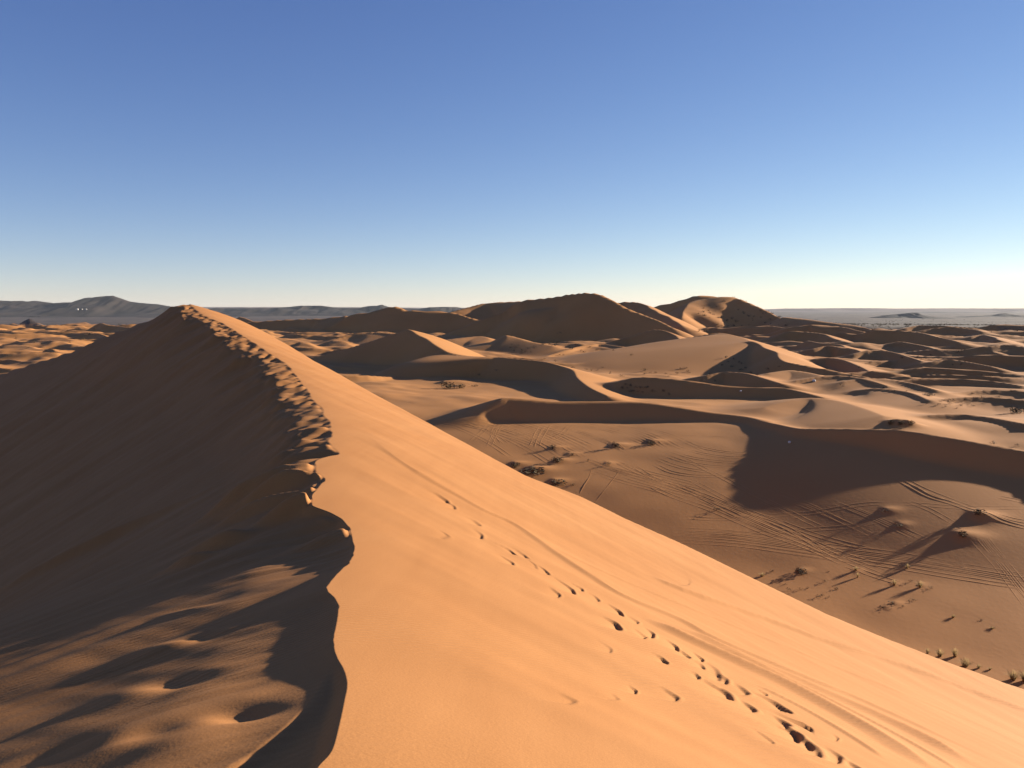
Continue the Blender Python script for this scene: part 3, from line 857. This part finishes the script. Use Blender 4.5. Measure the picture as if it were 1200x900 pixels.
# ------------------------------------------------------------------ wheel tracks in the valley
def floor_line(pix):
    P = np.array([hit_ground(px, py, 60, 900, 900)[:2] for px, py in pix])
    return catmull(np.column_stack([P, np.zeros(len(P))]), 10)[:, :2]

def rut(pix_or_line, offs, w, h, VS, FS, is_line=False):
    L = pix_or_line if is_line else floor_line(pix_or_line)
    T = np.gradient(L, axis=0); T /= np.maximum(np.hypot(T[:, 0], T[:, 1]), 1e-6)[:, None]
    Nn = np.column_stack([-T[:, 1], T[:, 0]])
    cs = [(-1, -.05), (-.5, h), (0, .012), (.5, h * .9), (1, -.05)]
    for o in offs:
        X = np.stack([L[:, 0] + Nn[:, 0] * (o + c * w) for c, _ in cs], 1)
        Y = np.stack([L[:, 1] + Nn[:, 1] * (o + c * w) for c, _ in cs], 1)
        Z = floor_mesh_h(X, Y)
        n = len(L)
        e = smooth01(np.minimum(np.arange(n), np.arange(n)[::-1]) / 4.0)[:, None]
        jit = .7 + .9 * noise(X * .12, Y * .12, 90) + .4 * noise(X * .5, Y * .5, 91)
        Z = Z + np.array([q for _, q in cs])[None, :] * np.where(np.array([q for _, q in cs]) > 0, e * jit * .43, 1)
        base = sum(len(v) for v in VS)
        VS.append(np.stack([X, Y, Z], -1).reshape(-1, 3))
        idx = np.arange(n * 5).reshape(n, 5) + base
        FS.append(np.stack([idx[:-1, :-1], idx[:-1, 1:], idx[1:, 1:], idx[1:, :-1]], -1).reshape(-1, 4))

_gr = GX[:, 0] * 0 + np.hypot(GX[:, 450], GY[:, 450]); _gt = np.linspace(-R(38), R(38), 900)
def floor_mesh_h(x, y):
    """height of the meshed floor (bilinear between its vertices)"""
    r = np.hypot(x, y); th = np.arctan2(x, y)
    i = np.clip(np.searchsorted(_gr, r) - 1, 0, len(_gr) - 2)
    fr = np.clip((r - _gr[i]) / (_gr[i + 1] - _gr[i]), 0, 1)
    q = np.clip((th - _gt[0]) / (_gt[1] - _gt[0]), 0, 898.999)
    j = q.astype(int); fj = q - j
    return (GZ[i, j] * (1 - fj) + GZ[i, j + 1] * fj) * (1 - fr) + (GZ[i + 1, j] * (1 - fj) + GZ[i + 1, j + 1] * fj) * fr

VS, FS = [], []
PAIR = (-.8, .8)
trng = random.Random(11)
def shifted(pix, dx, dy, j=1.5):
    return [(px + dx + trng.uniform(-j, j), py + dy + trng.uniform(-j, j) * .5) for px, py in pix]
fan = [(775, 522), (805, 537), (850, 555), (905, 580), (960, 603), (1015, 628), (1075, 650)]
for k in range(9):
    c = trng.uniform(-.10, .10)
    rut(shifted([(px, py + c * (px - 900)) for px, py in fan[trng.randrange(0, 3):7 - trng.randrange(0, 3)]], -trng.uniform(0, 70), trng.uniform(-6, 34) + k * 1.5), PAIR, .32, .075, VS, FS)
fan2 = [(800, 517), (825, 526), (860, 531), (905, 530)]
for k in range(6):
    rut(shifted(fan2, -k * 7, k * 5.5), PAIR, .34, .085, VS, FS)
for k in range(5):
    rut(shifted([(790, 626), (870, 632), (950, 643), (1040, 655), (1120, 668), (1215, 684)], 0, trng.uniform(-7, 12)), PAIR, .25, .06, VS, FS)
rut([(1050, 561), (1068, 571), (1090, 582), (1120, 592), (1160, 604), (1215, 622)], PAIR, .5, .13, VS, FS)
rut([(1058, 561), (1085, 575), (1125, 590), (1170, 604), (1215, 614)], PAIR, .3, .08, VS, FS)
rut([(1060, 586), (1090, 598), (1120, 615)], PAIR, .25, .07, VS, FS)
rut([(800, 607), (850, 609), (910, 604), (960, 600), (1010, 592), (1060, 590), (1130, 596), (1205, 596)], PAIR, .28, .07, VS, FS)
rut([(800, 625), (870, 626), (940, 622), (1000, 617), (1030, 611)], PAIR, .28, .07, VS, FS)
rut([(1170, 582), (1190, 587), (1215, 592)], PAIR, .4, .1, VS, FS)
for k in range(4):
    rut(shifted([(1145, 632), (1165, 655), (1185, 680), (1210, 712)], trng.uniform(-8, 18), trng.uniform(-4, 6)), PAIR, .16, .04, VS, FS)
for k in range(5):
    rut(shifted([(960, 556), (1000, 572), (1060, 600)], trng.uniform(-130, 40), trng.uniform(10, 40)), PAIR, .25, .05, VS, FS)
# criss-cross arcs on the slope below the long ridge
for k in range(15):
    x0 = trng.uniform(498, 610); y0 = trng.uniform(489, 497) + (560 - x0) * .02
    L = trng.uniform(50, 120); sg = trng.uniform(.25, .75)
    rut([(x0 + L * t, y0 + L * sg * (t ** 1.6) * .55 + 6 * t) for t in (0, .25, .5, .75, 1)], PAIR, .36, .08, VS, FS)
for k in range(6):
    x0 = trng.uniform(560, 690); y0 = trng.uniform(490, 500); q = trng.uniform(-20, 30)
    rut([(x0 - 24 * t + q * t * t, y0 + trng.uniform(24, 34) * t) for t in (0, .3, .6, 1)], PAIR, .34, .08, VS, FS)
for k in range(9):
    x0 = trng.uniform(590, 740); y0 = trng.uniform(492, 502)
    rut([(x0 + 90 * t, y0 + 8 * t + 22 * t * t) for t in (0, .3, .6, 1)], PAIR, .34, .07, VS, FS)
for k in range(8):
    x0 = trng.uniform(680, 760); y0 = trng.uniform(536, 560)
    rut([(x0 + 100 * t, y0 + 34 * t - 6 * t * t) for t in (0, .3, .6, 1)], PAIR, .26, .06, VS, FS)
rut([(693, 551), (690, 560), (684, 570), (679, 580)], (0,), .25, .09, VS, FS)
rut([(728, 549), (720, 560), (708, 576), (698, 588)], (0,), .22, .06, VS, FS)
rut([(360, 426), (430, 461), (470, 462), (520, 462), (560, 461), (610, 459), (650, 459)], PAIR, .4, .10, VS, FS)
rut([(445, 466), (480, 471), (500, 478)], PAIR, .4, .08, VS, FS)
for k in range(6):
    x0 = 553 + k * 5
    rut([(x0, 436 - k * .6), (x0 - 2, 441), (x0 - 1, 446)], (0,), .35, .08, VS, FS)
rut([(300 + 440, 512), (800, 511), (860, 513)], PAIR, .3, .07, VS, FS)
V = np.concatenate(VS); Fq = np.concatenate(FS)
link('wheel_tracks', raw_mesh('wheel_tracks', V, Fq), M_TRACK, kind='structure')

# ------------------------------------------------------------------ desert bushes and grass tufts
def tuft_mesh(name, seed, n, w, h, mat, lean=.55):
    """tuft of thin arching blades; unit size w x h metres"""
    g = random.Random(seed); V = []; F = []
    for i in range(n):
        a = g.uniform(0, 6.2832); r0 = w * .12 * g.random() ** .5
        bx, by = math.cos(a) * r0, math.sin(a) * r0
        out = g.uniform(.05, 1) ** .7 * w * .5 * lean / .55; hh = h * g.uniform(.55, 1.05) * (1 - .35 * out / (w * .5))
        a2 = a + g.uniform(-.5, .5); cx, cy = math.cos(a2), math.sin(a2)
        px, py = -cy, cx; t = w * .011 * g.uniform(.7, 1.5)
        b = len(V)
        for q, (fo, fh, ft) in enumerate(((0, -.06, 1), (.35, .55, .9), (1, 1, .25))):
            for sgn in (-1, 1):
                V.append((bx + cx * out * fo + px * t * ft * sgn, by + cy * out * fo + py * t * ft * sgn, hh * fh))
        F += [(b, b + 1, b + 3, b + 2), (b + 2, b + 3, b + 5, b + 4)]
    me = raw_mesh(name, V, F, False); me.materials.append(mat); return me

def bush_mesh(name, seed, n, w, h, mat):
    """low rounded shrub of many small leafy twigs with gaps"""
    g = random.Random(seed); V = []; F = []
    lobes = [(g.uniform(-.3, .3) * w, g.uniform(-.3, .3) * w, g.uniform(.25, .6) * h, g.uniform(.22, .4)) for _ in range(6)]
    for i in range(n):
        lx, ly, lz, lr = g.choice(lobes)
        while True:
            d = Vector((g.uniform(-1, 1), g.uniform(-1, 1), g.uniform(-1, 1)))
            if .3 < d.length < 1: break
        c = Vector((lx + d.x * lr * w, ly + d.y * lr * w, max(.02 * h, lz + d.z * .45 * h)))
        u = Vector((g.gauss(0, 1), g.gauss(0, 1), g.gauss(.5, 1))).normalized()
        v = u.cross(Vector((g.gauss(0, 1), g.gauss(0, 1), g.gauss(0, 1)))).normalized()
        sz = w * g.uniform(.05, .10)
        b = len(V)
        for a1, b1 in ((-1, -.4), (1, -.3), (.8, .5), (-.7, .4)):
            V.append(tuple(c + u * sz * a1 + v * sz * b1))
        F.append((b, b + 1, b + 2, b + 3))
    for i in range(7):      # twigs down into the sand
        lx, ly, lz, lr = lobes[i % 6]; b = len(V); t = w * .012
        V += [(-t, 0, -.1 * h), (t, 0, -.1 * h), (lx + t, ly, lz), (lx - t, ly, lz)]; F.append((b, b + 1, b + 2, b + 3))
    me = raw_mesh(name, V, F, False); me.materials.append(mat); return me

TUFTS = [tuft_mesh('grass_tuft', 100 + i, 170, 1.0, 1.0, M_DRY) for i in range(3)]
BUSHES = [bush_mesh('desert_bush', 200 + i, 150, 1.0, 1.0, M_BUSH) for i in range(3)]
FARB = [bush_mesh('desert_bush', 300 + i, 46, 1.0, 1.0, M_BUSH) for i in range(4)]
brng = random.Random(3)
def plant(kind, px, py, wpx, hpx, label, group=None):
    x, y, z = hit_ground(px, py, 60, 2600, 900)
    z = float(floor_mesh_h(np.array([x]), np.array([y]))[0])
    src, nm, cat = {'t': (TUFTS, 'grass_tuft', 'grass tuft'), 'b': (BUSHES, 'desert_bush', 'bush'), 'f': (FARB, 'desert_bush', 'bush')}[kind]
    o = link(nm, brng.choice(src), None, label=label, cat=cat, group=group)
    w = wpx / F_PX * y; h = hpx / F_PX * y
    o.location = (x, y, z - .04 * h); o.rotation_euler = (0, 0, brng.uniform(0, 6.28)); o.scale = (w, w, h)
    return o

T = 'grass tufts by the foot of the foreground dune'
plant('t', 1087, 767, 8, 8, 'smallest pale grass tuft, leftmost in the row along the orange dune edge', T)
plant('t', 1101, 771, 12, 12, 'squat grass tuft half hidden by the dune edge, second of the row from the left', T)
plant('t', 1119, 770, 11, 13, 'tall narrow grass tuft standing clear of the dune edge at lower right', T)
plant('t', 1131, 781, 18, 12, 'broad loose grass tuft just below the tall narrow one', T)
plant('t', 1147, 784, 8, 6, 'low grass sprig between the broad tuft and the right-hand clump', T)
plant('t', 1160, 786, 6, 4, 'tiny flat grass sprig on the sand left of the big right-hand clump', T)
plant('t', 1187, 797, 18, 14, 'wide spiky grass clump near the right edge of the photo', T)
plant('t', 1201, 800, 18, 16, 'thick grass clump cut by the right edge of the photo', T)
Gp = 'tufts scattered over the lit valley floor'
for k, px, py, w, h, lab in [
    ('b', 938, 672, 15, 7, 'dark bush with a wedge of shadow, largest on the lit valley floor'),
    ('t', 1003, 670, 9, 5, 'flat tuft on a sand hump above the thin upright sprig'),
    ('t', 1005, 678, 5, 8, 'thin upright sprig just below the flat tuft on its sand hump'),
    ('t', 1063, 668, 7, 7, 'upright tuft beside the wheel tracks crossing the valley floor'),
    ('t', 1048, 687, 8, 9, 'upright tuft with a long thin shadow left of its taller twin'),
    ('t', 1078, 690, 10, 10, 'tallest tuft with a long dark shadow on the lit valley floor'),
    ('f', 1047, 708, 16, 4, 'flat dark mat of twigs below the two upright tufts'),
    ('f', 1034, 713, 9, 4, 'small dark twig clump at the left end of the flat mat'),
    ('t', 1117, 725, 8, 4, 'lone low sprig on bare sand right of the flat twig mat'),
    ('f', 1067, 682, 7, 3, 'tiny dark tuft between and above the two upright tufts'),
    ('f', 1091, 690, 8, 3, 'tiny flat tuft just right of the tallest tuft'),
    ('f', 1070, 705, 9, 2.5, 'thin flat twig patch right of the dark mat'),
    ('t', 893, 677, 9, 6, 'low tuft close to the dune edge left of the wedge-shadow bush'),
    ('f', 980, 692, 7, 4, 'small dark clump alone in the middle of the lit valley floor'),
    ('t', 1163, 737, 8, 2.5, 'very low sprig far right on the bare valley floor'),
    ('f', 840, 598, 13, 4, 'flat dark twig clump beside the wheel tracks in mid valley'),
    ('b', 1147, 606, 16, 8, 'dry bush crowning the larger sand hummock at right'),
    ('b', 1129, 631, 14, 8, 'dry bush crowning the lower sand hummock at right'),
    ('f', 1037, 600, 12, 4, 'low bush on the upper of two thin hummocks left of the big ones'),
    ('f', 1056, 617, 14, 4, 'low bush on the lower of two thin hummocks left of the big ones'),
    ('b', 722, 525, 9, 8, 'bush on a hummock trailing a long shadow in the dim valley'),
    ('b', 763, 521, 10, 6, 'small bush at the head of a long thin shadow, right of its neighbour'),
    ('b', 648, 527, 9, 5, 'low bush at the upper left of the hummock group in the dim valley'),
    ('f', 669, 534, 11, 4, 'flat bush in the middle of the hummock group in the dim valley'),
    ('b', 653, 542, 15, 7, 'wide dark bush at the lower left of the hummock group'),
    ('f', 712, 545, 8, 5, 'small bush at the lower right of the hummock group'),
    ('f', 689, 541, 5, 3, 'tiny tuft alone between the hummock bushes'),
    ('b', 603, 548, 12, 7, 'bush peeping over the lit dune edge at left of the valley'),
    ('b', 626, 557, 30, 10, 'broadest dark bush mass just above the lit dune edge'),
    ('b', 651, 569, 22, 8, 'dark bush tangle touching the lit dune edge below the broad mass'),
    ('f', 672, 569, 9, 4, 'small clump at the right end of the bush tangle by the dune edge'),
    ('b', 526, 455, 18, 10, 'big dark bush in the bowl below the middle dark dune'),
    ('b', 541, 455, 12, 6, 'low bush right beside the big dark bush in the bowl'),
    ('f', 556, 453, 13, 3, 'flat bush streak at the right end of the bowl group'),
    ('f', 562, 440, 8, 3, 'tiny dark bush on the brown slope above the bowl group'),
    ('f', 583, 435, 7, 2, 'faint tiny bush highest on the brown slope near the saddle'),
    ('b', 1044, 499, 9, 7, 'dark bush at the left of three on the steep hummock edge'),
    ('b', 1055, 500, 9, 7, 'dark bush in the middle of three on the steep hummock edge'),
    ('b', 1067, 499, 10, 7, 'dark bush at the right of three on the steep hummock edge'),
    ('b', 1088, 464, 14, 4, 'flat dark bush patch alone on the right-hand sand rise'),
    ('b', 1192, 484, 20, 9, 'dark bush clump cut by the right edge in the middle distance'),
    ('f', 1166, 520, 9, 4, 'small bush on the lit strip behind the big shaded dune'),
    ('f', 1190, 523, 8, 4, 'smaller bush right of another on the lit strip behind the shaded dune'),
]:
    plant(k, px, py, w, h, lab, Gp)
rows_ = {
 'tiny twig clump on sand near the dune edge': [(904, 670), (924, 692), (920, 686), (937, 693), (967, 683), (971, 670), (959, 701), (964, 699), (971, 700), (915, 681), (946, 690), (1058, 713), (1150, 728)],
 'small bush on bright sand left of main dune': [(600, 405), (605, 409), (613, 411), (611, 415), (618, 410), (601, 416), (622, 413), (603, 412), (597, 408), (608, 406), (616, 413), (626, 409)],
 'small bush at the biggest dune shaded foot': [(653, 392), (657, 391), (637, 404), (645, 403), (654, 402), (650, 405), (668, 408), (670, 410), (680, 412), (685, 413), (698, 411), (700, 411), (655, 417), (660, 417), (719, 411), (740, 417), (676, 405), (691, 408)],
 'small bush on lit slope above curved shadow': [(638, 422), (671, 431), (687, 434), (693, 435), (700, 434), (714, 438), (755, 439), (651, 424), (706, 431), (728, 442)],
 'dark bush in thicket beside lens-shaped shadow': [(729, 454), (735, 456), (740, 453), (746, 455), (750, 457), (742, 459), (753, 461), (757, 458), (765, 462), (738, 460), (785, 463), (779, 461), (728, 458), (733, 452), (748, 460), (760, 455)],
 'small bush strewn below the brown middle dune': [(797, 433), (803, 432), (808, 437), (805, 436), (784, 441), (793, 439), (755, 435), (762, 438), (768, 438), (780, 439), (822, 446), (833, 440), (828, 442), (838, 448), (850, 420), (853, 425), (860, 422), (865, 425), (870, 427), (858, 431), (868, 434), (875, 432), (880, 438), (845, 429), (900, 434), (912, 431), (888, 441)],
 'bush speck on the far rounded dune': [(819, 369), (826, 371), (832, 368), (842, 373), (845, 374), (851, 377), (858, 377), (862, 379), (852, 383), (825, 389), (830, 390), (818, 389)],
 'small bush in the right-hand scrub patch': [(1085, 474), (1095, 477), (1105, 471), (1113, 474), (1118, 471), (1126, 476), (1134, 475), (1140, 477), (1121, 479), (1112, 469), (1100, 475), (1109, 478), (1130, 471)],
 'bush speck among low right-hand dunes': [(1020, 426), (1031, 428), (1007, 431), (1058, 421), (1080, 425), (1125, 428), (1116, 429), (988, 453), (985, 452), (1048, 460), (1076, 419), (1064, 414), (1090, 417), (1121, 414), (1130, 412), (1150, 441), (1160, 443), (1140, 463), (1170, 466), (1062, 459), (1036, 455), (1186, 460), (1150, 469)],
 'bush speck among small far-left dunes': [(104, 393), (98, 399), (20, 398), (33, 409), (70, 411), (82, 402), (40, 402), (140, 388), (12, 419)],
}
for lab, pts in rows_.items():
    ORD = ['leftmost', 'second', 'third', 'fourth', 'fifth', 'sixth', 'seventh', 'eighth', 'ninth', 'tenth', 'eleventh', 'twelfth', 'thirteenth', 'fourteenth', 'fifteenth', 'sixteenth', 'seventeenth', 'eighteenth', 'nineteenth', 'twentieth', 'twenty-first', 'twenty-second', 'twenty-third', 'twenty-fourth', 'twenty-fifth', 'twenty-sixth', 'twenty-seventh']
    for rank, (px, py) in enumerate(sorted(pts)):
        w = brng.uniform(3.5, 7.5)
        plant('f', px, py, w, w * brng.uniform(.4, .6), lab + (', the leftmost' if rank == 0 else ', the rightmost' if rank == len(pts) - 1 else ', %s from left' % ORD[rank]), lab.replace('small bush', 'bushes').replace('dark bush', 'bushes').replace('bush speck', 'bush specks').replace('tiny twig clump', 'twig clumps'))

# ------------------------------------------------------------------ pale stones
def stone_mesh(name, seed):
    g = random.Random(seed)
    bm_v = []; n, m = 9, 14
    V = []
    for i in range(n):
        ph = math.pi * i / (n - 1)
        for j in range(m):
            th = 2 * math.pi * j / m
            d = np.array([math.sin(ph) * math.cos(th), math.sin(ph) * math.sin(th), math.cos(ph)])
            k = 1 + .22 * float(noise(d[0] * 1.6 + seed, d[1] * 1.6 + d[2] * 1.1, seed)) 
            V.append(tuple(d * k * .5 * np.array([1, .8, .75])))
    F = [(i * m + j, i * m + (j + 1) % m, (i + 1) * m + (j + 1) % m, (i + 1) * m + j) for i in range(n - 1) for j in range(m)]
    me = raw_mesh(name, V, F, False); me.materials.append(M_WHITE); return me
for px, py, w, lab in [(925, 519, 5.5, 'white boulder bright against the big shaded dune face'), (868, 460, 4, 'pale stone in the lens-shaped shadow left of centre right'), (954, 448, 6, 'pale rounded stone at the foot of the long dark dune')]:
    x, y, z = hit_ground(px, py, 60, 2600, 900)
    o = link('boulder', stone_mesh('boulder', px), None, label=lab, cat='boulder')
    sz = .75 * w / F_PX * y
    o.location = (x, y, z + sz * .22); o.scale = (sz, sz, sz); o.rotation_euler = (0, 0, px)

# ------------------------------------------------------------------ white houses under the far hill
def box(V, F, x0, x1, y0, y1, z0, z1):
    b = len(V)
    V += [(x0, y0, z0), (x1, y0, z0), (x1, y1, z0), (x0, y1, z0), (x0, y0, z1), (x1, y0, z1), (x1, y1, z1), (x0, y1, z1)]
    F += [(b, b + 3, b + 2, b + 1), (b + 4, b + 5, b + 6, b + 7), (b, b + 1, b + 5, b + 4), (b + 1, b + 2, b + 6, b + 5), (b + 2, b + 3, b + 7, b + 6), (b + 3, b, b + 4, b + 7)]
def house(px, py, d, w, h, lab):
    p = pt(px, py, d)
    root = bpy.data.objects.new('white_house', None); COL.objects.link(root)
    root.location = p; root['label'] = lab; root['category'] = 'house'; root['group'] = 'white houses under the far hill'
    V, F = [], []; box(V, F, -w / 2, w / 2, -w * .3, w * .3, -3, h)
    link('wall', raw_mesh('wall', V, F, False), M_WALL, root)
    V, F = [], []; box(V, F, -w / 2 - .4, w / 2 + .4, -w * .3 - .4, w * .3 + .4, h + .01, h + 1.0)
    link('roof', raw_mesh('roof', V, F, False), M_WALL, root)
    V, F = [], []; box(V, F, -1.2, 1.2, -w * .3 - .15, -w * .3 - .01, 0, h * .45)
    link('door', raw_mesh('door', V, F, False), M_DARK, root)
    for k in (-.3, .3):
        V, F = [], []; box(V, F, k * w - 1.3, k * w + 1.3, -w * .3 - .12, -w * .3 - .01, h * .45, h * .8)
        link('window', raw_mesh('window', V, F, False), M_DARK, root)
house(90.5, 363, 12900, 30, 18, 'larger white house at the foot of the far grey hill')
house(96, 362.6, 12960, 18, 9, 'lower white house between two others under the far grey hill')
house(101, 362.8, 12940, 20, 12, 'smaller white house, rightmost under the far grey hill')

# ------------------------------------------------------------------ scrub and palm groves on the far plain (nobody could count them)
srng = np.random.default_rng(5)
unit = np.empty(len(FARB[0].vertices) * 3); FARB[0].vertices.foreach_get('co', unit); unit = unit.reshape(-1, 3)
uf = np.array([list(p.vertices) for p in FARB[0].polygons])
n = 5200
dd = np.concatenate([1550 * (12000 / 1550) ** srng.random(n), 2600 * (9000 / 2600) ** srng.random(500)])
aa = np.concatenate([R(13) + R(23) * srng.random(n), -R(36) + R(52) * srng.random(500)])
clump = fbm(dd * np.sin(aa) / 260, dd / 420, 3, 15)
keep = clump > -.05
dd, aa = dd[keep], aa[keep]
sx, sy = dd * np.sin(aa), dd * np.cos(aa)
sz = ground_h(sx, sy)
sc_ = (2.2 + 6.5 * srng.random(len(dd)) ** 2) * (dd / 3000) ** .35
rot = srng.random(len(dd)) * 6.28
V = np.stack([sx[:, None] + sc_[:, None] * (unit[None, :, 0] * np.cos(rot)[:, None] - unit[None, :, 1] * np.sin(rot)[:, None]) * 1.5,
              sy[:, None] + sc_[:, None] * (unit[None, :, 0] * np.sin(rot)[:, None] + unit[None, :, 1] * np.cos(rot)[:, None]) * 1.5,
              sz[:, None] + sc_[:, None] * unit[None, :, 2]], -1).reshape(-1, 3)
Fs = (uf[None] + (np.arange(len(dd)) * len(unit))[:, None, None]).reshape(-1, 4)
link('far_scrub', raw_mesh('far_scrub', V, Fs, False), M_BUSH, kind='stuff', label='dark scrub and groves speckling the far gravel plain')
